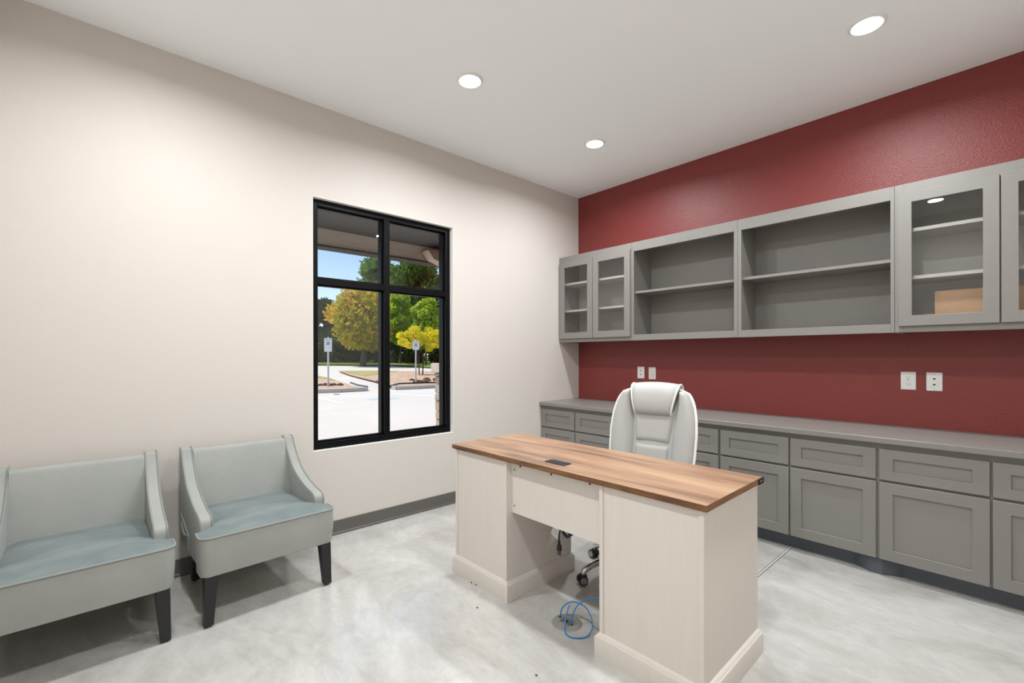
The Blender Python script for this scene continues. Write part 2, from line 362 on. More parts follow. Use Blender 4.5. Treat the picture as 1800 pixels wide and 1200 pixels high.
s = NB(); box(s, -0.17, 0.17, -0.17, -0.14, -0.008, 0); box(s, -0.17, 0.17, 0.14, 0.17, -0.008, 0); box(s, -0.17, -0.14, -0.14, 0.14, -0.008, 0); box(s, 0.14, 0.17, -0.14, 0.14, -0.008, 0)
obj('frame', s, m_trimw, v); obj('backing', B(-0.14, 0.14, -0.14, 0.14, -0.002, -0.0005), m_ventd, v)
for k in range(7):
    y = -0.12 + k * 0.04; obj('slat', prism(NB(), [(y - 0.011, -0.003), (y + 0.009, -0.009), (y + 0.011, -0.008), (y - 0.009, -0.002)], 'x', -0.14, 0.14), m_trimw, v)

# ---------------------------------------------------------------- base cabinets
CF = 3.376          # carcass front; fronts stand proud to 3.357
def ring_frame(w, h, fx, fz, t):
    s = NB(); O = [(0, 0), (w, 0), (w, h), (0, h)]; I = [(fx, fz), (w - fx, fz), (w - fx, h - fz), (fx, h - fz)]
    V = [[s.verts.new((p[0], y, p[1])) for p in Q] for Q, y in ((O, 0), (I, 0), (O, t), (I, t))]
    for i in range(4):
        j = (i + 1) % 4
        s.faces.new((V[0][i], V[0][j], V[1][j], V[1][i])); s.faces.new((V[2][j], V[2][i], V[3][i], V[3][j]))
        s.faces.new((V[0][i], V[2][i], V[2][j], V[0][j])); s.faces.new((V[1][j], V[3][j], V[3][i], V[1][i]))
    return s
def shaker(name, w, h, parent, loc, fr=0.063, t=0.019, fz=None):
    """local x 0..w, z 0..h, front face at y=0, back at y=t"""
    fz = fz or fr
    o = obj(name, ring_frame(w, h, fr, fz, t), m_cab, parent, loc=loc, bevel=0.0022)
    obj('panel', B(fr - 0.001, w - fr + 0.001, 0.010, 0.014, fz - 0.001, h - fz + 0.001), m_cab, o)
    return o
UW = 0.9165
cab_lab = ['grey base cabinet in the corner against the cream wall', 'grey base cabinet behind the office chair backrest',
           'grey base cabinet behind the right end of the desk', 'grey base cabinet below the white power outlet and data plate, past the toe-kick post']
for k in range(4):
    x0 = k * UW - (0.001 if k == 3 else 0); w = UW
    t = thing('base_cabinet', cab_lab[k], 'cabinet', (x0, 0, 0), 0, 'grey base cabinets along the red wall')
    s = NB(); box(s, 0.0005, w - 0.0005, CF, RY1 - 0.002, 0.10, 0.774)
    obj('body', s, m_cab, t)
    obj('toe_kick', B(0.0005, w - 0.0005, 3.440, 3.460, 0, 0.10), m_toe, t)
    for dx, dw in ((0.007, 0.445), (0.4625, 0.4455)):
        shaker('drawer', dw, 0.178, t, (dx, 3.357, 0.563), fz=0.0525)
        shaker('door', dw, 0.449, t, (dx, 3.357, 0.100))
XJ = 3 * UW
tag(obj('toe_kick_post', prism(NB(), [(XJ - 0.125, 3.4395), (XJ - 0.045, 3.388), (XJ + 0.018, 3.386), (XJ + 0.105, 3.4395)], 'z', 0.0, 0.098), m_toe), 'dark chamfered post standing in the toe-kick between two base cabinets', 'post')
tag(obj('countertop', B(0.001, RX - 0.001, 3.334, RY1 - 0.001, 0.776, 0.811), m_cab, bevel=0.004), 'long grey painted countertop running under the red wall', 'countertop')
tag(obj('filler_strip', B(4 * UW + 0.001, RX - 0.001, CF, CF + 0.03, 0.0, 0.774), m_cab), 'narrow grey filler strip between the last base cabinet and the wall', 'filler strip')

# ---------------------------------------------------------------- wall cabinets
UF = 3.649; UZ0, UZ1 = 1.426, 2.336
def wall_cabinet(x0, x1, label, group, opening, shelves, doors=(), name='wall_cabinet'):
    t = thing(name, label, 'cabinet', (x0, 0, UZ0), 0, group); w = x1 - x0; H = UZ1 - UZ0; bk = RY1 - 0.002
    s = NB(); a = 0.0008
    box(s, a, 0.018, UF + 0.019, bk, 0, H); box(s, w - 0.018, w - a, UF + 0.019, bk, 0, H)
    box(s, 0.018, w - 0.018, UF + 0.019, bk, 0.018, 0.036); box(s, 0.018, w - 0.018, UF + 0.019, bk, H - 0.03, H)
    obj('carcass', s, m_cab, t)
    mi = m_inner if doors else m_cab
    obj('back_panel', B(0.018, w - 0.018, bk - 0.012, bk, 0.036, H - 0.03), mi, t)
    o0, o1 = opening[0] - x0, opening[1] - x0
    f = NB(); box(f, a, o0, UF, UF + 0.019, 0, H); box(f, o1, w - a, UF, UF + 0.019, 0, H); box(f, o0, o1, UF, UF + 0.019, 0, 1.480 - UZ0); box(f, o0, o1, UF, UF + 0.019, 2.252 - UZ0, H)
    obj('face_frame', f, m_cab, t, bevel=0.001)
    for z in shelves: obj('shelf', B(0.019, w - 0.019, UF + 0.024, bk - 0.012, z - UZ0 - 0.021, z - UZ0), mi, t, bevel=0.001)
    if doors:
        cs = (doors[0][1] + doors[1][0]) / 2 - x0; obj('centre_stile', B(cs - 0.022, cs + 0.022, UF, UF + 0.019, 1.480 - UZ0, 2.252 - UZ0), m_cab, t)
    for d0, d1 in doors:
        dw = d1 - d0; dz0 = 1.464; dh = 2.277 - dz0; fr = 0.063
        d = obj('door', ring_frame(dw, dh, fr, fr, 0.019), m_cab, t, loc=(d0 - x0, UF - 0.0195, dz0 - UZ0), bevel=0.0015)
        obj('glass_pane', B(fr - 0.004, dw - fr + 0.004, 0.010, 0.013, fr - 0.004, dh - fr + 0.004), m_cglass, d)
    return t
wall_cabinet(0.001, 0.902, 'narrow glass-doored grey wall cabinet in the corner against the cream wall', 'grey wall cabinets', (0.04, 0.862), (2.055, 1.768), ((0.020, 0.456), (0.464, 0.894)))
wall_cabinet(0.902, 1.850, 'open grey wall shelf unit above the office chair', 'grey wall cabinets', (0.924, 1.822), (1.883,))
wall_cabinet(1.850, 2.788, 'open grey wall shelf unit next to the glass cabinet holding a cardboard box', 'grey wall cabinets', (1.877, 2.768), (1.889,))
wall_cabinet(2.788, RX - 0.002, 'glass-doored grey wall cabinet with a cardboard box inside', 'grey wall cabinets', (2.83, 3.66), (2.062, 1.771), ((2.807, 3.232), (3.2385, 3.664)))
cb = thing('cardboard_box', 'brown cardboard box lying inside the glass-doored wall cabinet', 'box', (2.962, 3.745, UZ0 + 0.0365), R(0))
obj('carton', B(0, 0.47, 0, 0.19, 0, 0.208), m_card, cb, bevel=0.002)
obj('flap', B(0.0, 0.47, 0.0, 0.092, 0.208, 0.2105), m_card, cb); obj('flap', B(0.0, 0.47, 0.097, 0.19, 0.208, 0.2105), m_card, cb)
obj('tape', B(0.0, 0.47, 0.07, 0.12, 0.2106, 0.2112), mat('packing_tape', (0.50, 0.33, 0.19), 0.3), cb)

# ---------------------------------------------------------------- wall outlets
def plate(x0, x1, z0, z1, kind, m, label, group):
    w, h = x1 - x0, z1 - z0
    t = thing('wall_outlet', label, 'outlet', ((x0 + x1) / 2, RY1, (z0 + z1) / 2), 0, group)
    obj('cover_plate', B(-w / 2, w / 2, -0.006, -0.0003, -h / 2, h / 2), m, t, bevel=0.0025)
    if kind == 'power':
        for s in (-1, 1):
            r = NB(); pts = [(0.0168 * math.cos(a) , s * 0.0195 + max(-0.0125, min(0.0125, 0.0165 * math.sin(a)))) for a in [i * math.pi / 16 for i in range(32)]]
            prism(r, pts, 'y', -0.0085, -0.005); rc = obj('receptacle', r, m, t, bevel=0.0005)
            obj('slot', B(-0.0078, -0.0055, -0.0088, -0.0080, s * 0.0195 + 0.0005, s * 0.0195 + 0.0085), m_dark, rc)
            obj('slot', B(0.0055, 0.0078, -0.0088, -0.0080, s * 0.0195 + 0.0015, s * 0.0195 + 0.0080), m_dark, rc)
            g = NB(); prism(g, [(0.0026 * math.cos(a), s * 0.0195 - 0.0068 + 0.0026 * math.sin(a)) for a in [i * math.pi / 6 for i in range(12)]], 'y', -0.0088, -0.0080); obj('ground_hole', g, m_dark, rc)
        obj('screw', prism(NB(), [(0.003 * math.cos(a), 0.003 * math.sin(a)) for a in [i * math.pi / 6 for i in range(12)]], 'y', -0.0072, -0.005), m_steel, t)
    else:
        obj('insert', B(-0.0165, 0.0165, -0.0082, -0.005, -0.033, 0.033), m, t, bevel=0.0008)
        for s in (-1, 1):
            z = s * 0.018
            obj('jack', prism(NB(), [(-0.0075, z + 0.004), (0.0075, z + 0.004), (0.0075, z - 0.001), (0.003, z - 0.002), (0.003, z - 0.006), (-0.003, z - 0.006), (-0.003, z - 0.002), (-0.0075, z - 0.001)], 'y', -0.0086, -0.0078), m_dark, t)
        for z in (0.047, -0.047): obj('screw', prism(NB(), [(0.0025 * math.cos(a), z + 0.0025 * math.sin(a)) for a in [i * math.pi / 6 for i in range(12)]], 'y', -0.0068, -0.005), m_steel, t)
plate(0.759, 0.836, 1.058, 1.176, 'data', m_white, 'white two-port data plate left of the almond outlet above the chair', 'outlets on the red wall')
plate(0.884, 0.961, 1.054, 1.172, 'power', m_almond, 'off-white power outlet partly hidden behind the chair top', 'outlets on the red wall')
plate(2.775, 2.852, 1.057, 1.175, 'power', m_white, 'white power outlet above the counter beside a data plate', 'outlets on the red wall')
plate(2.902, 2.979, 1.055, 1.174, 'data', m_white, 'white two-port data plate right of the white power outlet', 'outlets on the red wall')

# ---------------------------------------------------------------- desk
DK = thing('desk', 'cream double-pedestal desk with brown wood-grain top', 'desk', (1.029, 1.548, 0), R(0.88))
DL, DW, DZ = 1.530, 0.551, 0.761
TT = 0.025
top = obj('desktop', B(0, DL, 0, DW, DZ - TT, DZ), m_top, DK, bevel=0.0015)
ed = NB(); e = 0.0006
box(ed, -e, DL + e, -e, 0, DZ - TT, DZ - 0.001); box(ed, -e, DL + e, DW, DW + e, DZ - TT, DZ - 0.001); box(ed, -e, 0, 0, DW, DZ - TT, DZ - 0.001); box(ed, DL, DL + e, 0, DW, DZ - TT, DZ - 0.001)
obj('edge_band', ed, m_topedge, top)
bk = obj('corner_bracket', (lambda b: (box(b, DL + 0.0005, DL + 0.005, DW - 0.050, DW + 0.005, DZ - TT - 0.001, DZ - 0.0005), box(b, DL - 0.045, DL + 0.0005, DW + 0.0005, DW + 0.005, DZ - TT - 0.001, DZ - 0.0005), b)[-1])(NB()), m_dark, top, bevel=0.001)
for yy in (DW - 0.036, DW - 0.017):
    obj('bracket_screw', prism(NB(), [(yy + 0.0035 * math.cos(a), DZ - TT / 2 + 0.0035 * math.sin(a)) for a in [i * math.pi / 6 for i in range(12)]], 'x', DL + 0.0045, DL + 0.0062), m_steel, bk)
pw = obj('power_grommet', B(0.690, 0.815, 0.070, 0.125, DZ, DZ + 0.005), m_slate, top, bevel=0.002)
for xx in (0.702, 0.738, 0.774): obj('socket', B(xx, xx + 0.028, 0.083, 0.112, DZ + 0.005, DZ + 0.0062), m_dark, pw, bevel=0.0005)
PW = 0.489; BI = 0.018; PH = 0.080
def pedestal(x0):
    x1 = x0 + PW
    a, b = x0 + BI, x1 - BI
    zt = DZ - TT
    p = obj('pedestal', (lambda s: (box(s, a, a + 0.018, 0.012, DW - 0.012, 0.02, zt), box(s, b - 0.018, b, 0.012, DW - 0.012, 0.02, zt), box(s, a + 0.018, b - 0.018, 0.030, DW - 0.030, zt - 0.02, zt), s)[-1])(NB()), m_desk, DK, bevel=0.0012)
    obj('back_panel', B(a + 0.018, b - 0.018, 0.019, 0.030, 0.02, zt - 0.0005), m_desk, p)
    # drawer fronts on the user's side
    for z0, z1 in ((0.10, 0.40), (0.406, 0.562), (0.568, 0.728)):
        d = obj('drawer', B(a + 0.019, b - 0.019, DW - 0.028, DW - 0.010, z0, z1), m_desk, p, bevel=0.002)
        obj('knob', lathe(NB(), [(0, 0.022), (0.010, 0.020), (0.012, 0.014), (0.006, 0.008), (0.006, 0.0)], 14), m_dark, d).matrix_basis = Matrix.Translation(((a + b) / 2, DW - 0.010, (z0 + z1) / 2)) @ Matrix.Rotation(R(-90), 4, 'X')
    # plinth: square base with a moulded top edge, mitred round four sides
    y0, y1 = 0.0, DW
    prof = [(0, 0), (0, PH), (0.002, PH + 0.006), (0.005, PH + 0.008), (0.007, PH + 0.012), (0.012, PH + 0.018), (BI, PH + 0.022)]
    s = NB(); rows = []
    for ins, z in prof:
        iy = ins * 12 / 18
        rows.append([s.verts.new(q) for q in ((x0 + ins, y0 + iy, z), (x1 - ins, y0 + iy, z), (x1 - ins, y1 - iy, z), (x0 + ins, y1 - iy, z))])
    for A, Bq in zip(rows, rows[1:]):
        for i in range(4): s.faces.new((A[i], A[(i + 1) % 4], Bq[(i + 1) % 4], Bq[i]))
    s.faces.new(rows[-1]); s.faces.new(rows[0][::-1])
    obj('plinth', s, m_desk, p, smooth=True, angle=25)
pedestal(-0.002); pedestal(DL + 0.002 - PW)
mp = obj('modesty_panel', B(PW - BI - 0.0025, DL - PW + BI + 0.0025, 0.048, 0.062, 0.460, DZ - TT), m_desk, DK, bevel=0.001)
for sx, sz in ((0.538, 0.714), (0.754, 0.714), (0.985, 0.716), (0.494, 0.690), (0.494, 0.500)):
    obj('cam_screw', prism(NB(), [(sx + 0.0055 * math.cos(a), sz + 0.0055 * math.sin(a)) for a in [i * math.pi / 8 for i in range(16)]], 'y', 0.0462, 0.050), m_ventd if sx > 0.5 else mat('screw_cap', (0.30, 0.28, 0.25), 0.5), mp)

# ---------------------------------------------------------------- power strip cord hanging under the desk
pc = thing('power_cord', 'black power cord with plug and white tag hanging under the desk', 'cord', (1.029, 1.548, 0), R(0.88))
px, py = 0.705, 0.16
obj('cord', tube(NB(), spline([(px + 0.13, py + 0.02, 0.50), (px + 0.085, py + 0.01, 0.405), (px + 0.045, py, 0.385), (px + 0.015, py, 0.405), (px, py, 0.38), (px, py, 0.335)], 6), 0.0045, 8), m_dark, pc, smooth=True)
obj('cord', tube(NB(), spline([(px + 0.10, py, 0.50), (px + 0.075, py - 0.01, 0.40), (px + 0.05, py - 0.01, 0.39), (px + 0.03, py - 0.01, 0.42), (px + 0.02, py, 0.50)], 6), 0.007, 8), m_dark, pc, smooth=True)
pg = obj('plug', lathe(NB(), [(0, 0.0), (0.007, 0.0), (0.0065, -0.012), (0.009, -0.018), (0.0125, -0.028), (0.013, -0.046), (0.0, -0.046)], 14, (px, py, 0.345)), m_dark, pc, smooth=True)
for dx in (-0.006, 0.006): obj('prong', B(px + dx - 0.0035, px + dx + 0.0035, py - 0.001, py + 0.001, 0.272, 0.300), m_dark, pg)
tg = NB(); prism(tg, [(px - 0.052, 0.372), (px - 0.006, 0.352), (px + 0.004, 0.405), (px - 0.03, 0.418)], 'y', py - 0.006, py - 0.005)
tgo = obj('paper_tag', tg, m_white, pc)
for k in range(4):
    obj('print_line', prism(NB(), [(px - 0.044 + k * 0.003, 0.376 + k * 0.0085), (px - 0.010 + k * 0.003, 0.362 + k * 0.0085), (px - 0.010 + k * 0.003, 0.3635 + k * 0.0085), (px - 0.044 + k * 0.003, 0.3775 + k * 0.0085)], 'y', py - 0.0064, py - 0.0061), m_base, tgo)

# ---------------------------------------------------------------- floor box and blue cables
fb = thing('floor_box', 'round grey floor outlet cover under the desk', 'floor outlet', (1.837, 1.655, 0))
obj('cover', lathe(NB(), [(0, 0.006), (0.062, 0.006), (0.070, 0.004), (0.074, 0.0), (0, 0.0)], 40), mat('grey_floor_plate', (0.30, 0.295, 0.28), 0.4), fb, smooth=True, angle=20)
ld = obj('lid', B(-0.030, 0.030, -0.022, 0.022, 0.006, 0.0085), m_steel, fb, bevel=0.001)
obj('lid_pull', B(-0.006, 0.006, -0.004, 0.004, 0.0085, 0.0105), m_dark, ld)
for hx, hy in ((-0.048, 0.006), (0.032, -0.002)):
    obj('cable_port', lathe(NB(), [(0, 0.0068), (0.008, 0.0068), (0.008, 0.005), (0, 0.005)], 14, (hx, hy, 0)), m_dark, fb)
A0 = Vector((1.789, 1.661, 0.006)); A1 = Vector((1.869, 1.653, 0.006))
def cable(pts, label, r=0.0032): return tag(obj('network_cable', tube(NB(), spline(pts, 8), r, 8), m_blue, smooth=True), label, 'cable', 'blue network cables under the desk')
cable([A0, A0 + Vector((0.006, 0.012, 0.045)), (1.835, 1.700, 0.085), (1.905, 1.720, 0.075), (1.965, 1.690, 0.035), (1.975, 1.640, 0.006), (1.945, 1.590, 0.004), (1.905, 1.580, 0.004), (1.872, 1.600, 0.010), (1.85, 1.635, 0.045), (1.845, 1.665, 0.085)],
      'blue network cable looping over the floor outlet cover')
cable([A1, A1 + Vector((0.0, 0.012, 0.05)), (1.885, 1.700, 0.10), (1.93, 1.765, 0.118), (2.01, 1.83, 0.095), (2.06, 1.90, 0.03), (2.055, 1.98, 0.004)],
      'blue network cable arching from the floor outlet towards the desk pedestal')
tag(obj('loose_wire', tube(NB(), spline([(1.80, 1.70, 0.008), (1.84, 1.735, 0.006), (1.91, 1.74, 0.004), (1.97, 1.72, 0.004), (2.03, 1.76, 0.004)], 8), 0.0013, 6), m_base, smooth=True), 'thin grey pull wire lying beside the blue cables', 'wire')

# ---------------------------------------------------------------- settees
def settee():
    t = thing('settee', '', 'settee', (0, 0, 0), 0, 'grey velvet settees against the cream wall')
    HWF, ZB, ZS = 0.320, 0.238, 0.424         # half width of the seat front, underside, welt height
    FRT = 0.662; AF = 0.545                   # front of the seat, front of the arms
    IN = 0.246                                # inner face of the arms
    def outline():
        P = []
        def arc(cx, cy, r, a0, a1, n=6):
            for i in range(n + 1):
                a = R(a0 + (a1 - a0) * i / n); P.append((cx + r * math.cos(a), cy + r * math.sin(a)))
        arc(FRT - 0.042, -HWF + 0.042, 0.042, -90, 0) ; # front corners
        arc(FRT - 0.042, HWF - 0.042, 0.042, 0, 90)
        arc(AF + 0.012, HWF - 0.012, 0.012, 90, 180, 3)
        P.append((AF + 0.001, IN)); P.append((0.10, IN)); P.append((0.10, -IN)); P.append((AF + 0.001, -IN))
        arc(AF + 0.012, -HWF + 0.012, 0.012, 180, 270, 3)
        return P
    OL = outline()
    # front lip slopes a little, so the lower edge sits further back
    s = NB(); lo = [s.verts.new((x - (0.012 if x > 0.5 else 0), y * 0.985, ZB)) for x, y in OL]; md = [s.verts.new((x + 0.004 * (x > 0.6), y, ZB + 0.10)) for x, y in OL]; hi = [s.verts.new((x, y, ZS)) for x, y in OL]
    n = len(OL)
    for Q, T in ((lo, md), (md, hi)):
        for i in range(n): s.faces.new((Q[i], Q[(i + 1) % n], T[(i + 1) % n], T[i]))
    s.faces.new(lo[::-1]); s.faces.new(hi)
    obj('seat_base', s, m_velvet, t, smooth=True, angle=35, bevel=0.004)
    # crowned seat top made of shrinking copies of the outline
    s = NB(); cx, cy = 0.40, 0.0; rows = []
    for k, f in enumerate((1.0, 0.97, 0.90, 0.78, 0.60, 0.38, 0.18)):
        z = ZS + 0.001 + 0.036 * (1 - f ** 3.0) ** 0.8
        rows.append([s.verts.new((cx + (x - cx) * f, cy + (y - cy) * f, z)) for x, y in OL])
    for Q, T in zip(rows, rows[1:]):
        for i in range(n): s.faces.new((Q[i], Q[(i + 1) % n], T[(i + 1) % n], T[i]))
    c = s.verts.new((cx, cy, ZS + 0.037))
    for i in range(n): s.faces.new((rows[-1][i], rows[-1][(i + 1) % n], c))
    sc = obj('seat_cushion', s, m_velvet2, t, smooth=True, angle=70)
    k0 = next(i for i, p in enumerate(OL) if p == (AF + 0.001, IN)); k1 = next(i for i, p in enumerate(OL) if p == (AF + 0.001, -IN))
    path = [(x * 1.0, y, ZS + 0.002) for x, y in (OL[k1:] + OL[:k0 + 1])]
    obj('piping', tube(NB(), path, 0.0052, 8), m_welt, sc, smooth=True)
    # backrest between the arms
    prof = spline([(0.150, 0, 0.40), (0.128, 0, 0.52), (0.100, 0, 0.64), (0.072, 0, 0.728), (0.058, 0, 0.750), (0.034, 0, 0.756), (0.014, 0, 0.745)], 5)
    pts = [(p.x, p.z) for p in prof] + [(0.012, 0.70), (0.045, 0.24), (0.15, 0.24)]
    obj('backrest', prism(NB(), pts, 'y', -IN, IN), m_velvet, t, smooth=True, angle=35)
    # swooped arms
    topc = spline([(0.000, 0, 0.764), (0.040, 0, 0.760), (0.060, 0, 0.733), (0.100, 0, 0.680), (0.195, 0, 0.592), (0.310, 0, 0.540), (0.415, 0, 0.511), (0.500, 0, 0.496), (0.530, 0, 0.486), (0.543, 0, 0.465), (0.545, 0, 0.420)], 5)
    for sgn in (-1, 1):
        y0, y1 = sorted((sgn * IN, sgn * 0.304))
        pts = [(p.x, p.z) for p in topc] + [(0.545, 0.32), (0.54, 0.25), (0.055, 0.25), (0.045, 0.262), (0.006, 0.68)]
        a = obj('arm', prism(NB(), pts, 'y', y0, y1), m_velvet, t, smooth=True, angle=35, bevel=0.005)
        for yy in (y0 + 0.004, y1 - 0.004):
            obj('piping', tube(NB(), [(p.x + 0.0015, yy, p.z + 0.0015) for p in topc], 0.0036, 7), m_welt, a, smooth=True)
        # side pocket low on the outside
        ys = sgn * 0.304
        obj('side_pocket', prism(NB(), [(0.07, 0.41), (0.30, 0.345), (0.30, 0.262), (0.075, 0.262)], 'y', min(ys, ys + sgn * 0.004), max(ys, ys + sgn * 0.004)), m_velvet, a, bevel=0.001)
        obj('pocket_slot', tube(NB(), spline([(0.12, ys + sgn * 0.005, 0.372), (0.16, ys + sgn * 0.006, 0.338), (0.21, ys + sgn * 0.006, 0.326), (0.27, ys + sgn * 0.005, 0.338)], 5), 0.005, 7), m_welt, a, smooth=True)
    # tapered legs
    for sy in (-1, 1):
        for fx in (0, 1):
            s = NB(); xt0, xt1 = ((0.590, 0.645) if fx else (0.075, 0.125)); dx = 0.010 if fx else -0.045
            yo, yi = (sy * 0.300, sy * 0.244) if fx else (sy * 0.255, sy * 0.205)
            tp = [(xt0, yo), (xt1, yo), (xt1, yi), (xt0, yi)]
            xb0, xb1 = xt0 + dx + (0.006 if fx else 0), xt1 + dx - (0.006 if fx else 0.012)
            yb0, yb1 = (sy * 0.303, sy * 0.264) if fx else (sy * 0.255, sy * 0.217)
            bt = [(xb0, yb0), (xb1, yb0), (xb1, yb1), (xb0, yb1)]
            lo = [s.verts.new((x, y, 0.008)) for x, y in bt]; hi = [s.verts.new((x, y, 0.2375)) for x, y in tp]
            s.faces.new(lo); s.faces.new(hi)
            for i in range(4): s.faces.new((lo[i], lo[(i + 1) % 4], hi[(i + 1) % 4], hi[i]))
            l = obj('leg', s, m_leg, t, bevel=0.002)
            obj('glide', lathe(NB(), [(0, 0.0), (0.011, 0.0), (0.012, 0.0085), (0, 0.0085)], 12, ((xb0 + xb1) / 2, (yb0 + yb1) / 2, 0)), m_dark, l)
    return t
s1 = settee(); s1['label'] = 'grey velvet settee with swooped arms beside the window'
s1.location = (0.064, 0.622, 0); s1.rotation_euler.z = R(2.6)
s2 = copy_tree(s1); s2['label'] = 'grey velvet settee set further from the window than its twin'
s2.location = (0.080, -0.085, 0); s2.rotation_euler.z = R(0.6)

# ---------------------------------------------------------------- office chair
CH = thing('office_chair', 'light grey leather high-back office chair with white piping behind the desk', 'office chair', (1.79, 2.28, 0), R(8))
# local: chair faces -y
def pillow(ul, ur, w0, w1, n0, crown, T, nu=14, nw=22, edge=0.35, curve=None):
    """padded patch: ul/ur give the side limits at height w; T maps (u, w, n) to local space"""
    s = NB(); rows = []
    for j in range(nw + 1):
        b = j / nw; w = w0 + (w1 - w0) * b; row = []
        eb = min(1.0, min(b, 1 - b) * (w1 - w0) / 0.035)
        for i in range(nu + 1):
            a = i / nu; u = ul(w) + (ur(w) - ul(w)) * a
            ea = min(1.0, min(a, 1 - a) / edge)
            g = lambda e: math.sqrt(max(0.0, 1 - (1 - e) ** 2))
            n = n0 + crown * min(g(ea), g(eb) if eb < 1 else 1)
            row.append(s.verts.new(T(u, w, n)))
        rows.append(row)
    for A, Bq in zip(rows, rows[1:]):
        for i in range(nu): s.faces.new((A[i], A[i + 1], Bq[i + 1], Bq[i]))
    edge_loop = [rows[0][i] for i in range(nu + 1)] + [rows[j][nu] for j in range(1, nw + 1)] + [rows[nw][i] for i in range(nu - 1, -1, -1)] + [rows[j][0] for j in range(nw - 1, 0, -1)]
    back = {}
    for v_ in edge_loop: back[v_] = s.verts.new(v_.co + Vector((0, 0.02, 0)))
    m_ = len(edge_loop)
    for i in range(m_):
        p, q = edge_loop[i], edge_loop[(i + 1) % m_]; s.faces.new((p, q, back[q], back[p]))
    s.faces.new([back[v_] for v_ in edge_loop])
    return s
REC = R(11); BY, BZ = 0.270, 0.472
def TB(u, w, n):
    # wings curve forward at the sides
    n2 = n + 0.55 * u * u
    return Vector((u, BY + w * math.sin(REC) - n2 * math.cos(REC), BZ + w * math.cos(REC) + n2 * math.sin(REC)))
def outer(w):
    k = [(0.0, 0.235), (0.10, 0.262), (0.20, 0.272), (0.34, 0.276), (0.44, 0.268), (0.52, 0.250), (0.575, 0.222), (0.600, 0.190), (0.607, 0.150)]
    for (a, p), (b, q) in zip(k, k[1:]):
        if w <= b: return p + (q - p) * (w - a) / (b - a)
    return k[-1][1]
def inner(w): return 0.118 + 0.036 * max(0, min(1, (w - 0.30) / 0.33)) ** 0.8
BTOP = 0.606
# shell
s = NB(); fr, bkk = [], []
WS = [BTOP * i / 24 for i in range(25)]
L = [(-outer(w), w) for w in WS] + [(outer(w), w) for w in reversed(WS)]
for u, w in L: fr.append(s.verts.new(TB(u, w, 0.0))); 
for u, w in L: bkk.append(s.verts.new(TB(u * 0.93, 0.01 + w * 0.985, -0.060)))
m_ = len(L)
s.faces.new(fr); s.faces.new(bkk[::-1])
for i in range(m_): s.faces.new((fr[i], fr[(i + 1) % m_], bkk[(i + 1) % m_], bkk[i]))
bmesh.ops.triangulate(s, faces=[f for f in s.faces if len(f.verts) > 4])
br = obj('backrest', s, m_leather, CH, smooth=True, angle=50)
for sg in (-1, 1):
    if sg < 0: ul, ur = (lambda w: -outer(w) + 0.002), (lambda w: -inner(w) - 0.001)
    else: ul, ur = (lambda w: inner(w) + 0.001), (lambda w: outer(w) - 0.002)
    bo = obj('side_bolster', pillow(ul, ur, 0.0, BTOP, -0.010, 0.066, TB, 16, 34, 0.46), m_leather, br, smooth=True, angle=80)
    obj('piping', tube(NB(), [TB(sg * (outer(w) + 0.001), w, 0.006) for w in WS] , 0.0085, 8), m_pipe, br, smooth=True)
obj('lower_cushion', pillow(lambda w: -inner(w), lambda w: inner(w), 0.0, 0.262, -0.010, 0.044, TB, 16, 22, 0.12), m_leather, br, smooth=True, angle=80)
obj('middle_cushion', pillow(lambda w: -inner(w), lambda w: inner(w), 0.264, 0.475, -0.010, 0.044, TB, 16, 22, 0.12), m_leather, br, smooth=True, angle=80)
HP = [(p.x, p.z) for p in spline([(0.452, 0, 0.000), (0.440, 0, 0.022), (0.446, 0, 0.052), (0.475, 0, 0.070), (0.530, 0, 0.076), (0.590, 0, 0.064), (0.630, 0, 0.036), (0.642, 0, 0.000), (0.634, 0, -0.036), (0.600, 0, -0.062), (0.540, 0, -0.070)], 4)]
HU = [-1.0, -0.985, -0.95, -0.88, -0.75, -0.5, -0.25, 0, 0.25, 0.5, 0.75, 0.88, 0.95, 0.985, 1.0]
def hw_(w): return 0.116 + 0.040 * max(0, min(1, (w - 0.44) / 0.18)) ** 0.9
def head(a, w, n):
    sh = 1 - 0.22 * max(0, (abs(a) - 0.80) / 0.20) ** 2
    wc = 0.54; w2 = wc + (w - wc) * (0.93 + 0.07 * sh) + (0.014 * (1 - a * a) if w > 0.56 else 0.0)
    return TB(a * hw_(w), w2, n * sh)
s = NB(); rows = [[s.verts.new(head(a, w, n)) for w, n in HP] for a in HU]
for A, Bq in zip(rows, rows[1:]):
    for i in range(len(HP) - 1): s.faces.new((A[i], A[i + 1], Bq[i + 1], Bq[i]))
    s.faces.new((A[-1], A[0], Bq[0], Bq[-1]))
s.faces.new(rows[0]); s.faces.new(rows[-1][::-1])
hd = obj('headrest', s, m_leather, br, smooth=True, angle=60)
for sg in (-1, 1): obj('piping', tube(NB(), [head(sg * 0.99, w, n) for w, n in HP], 0.0058, 8), m_pipe, hd, smooth=True)
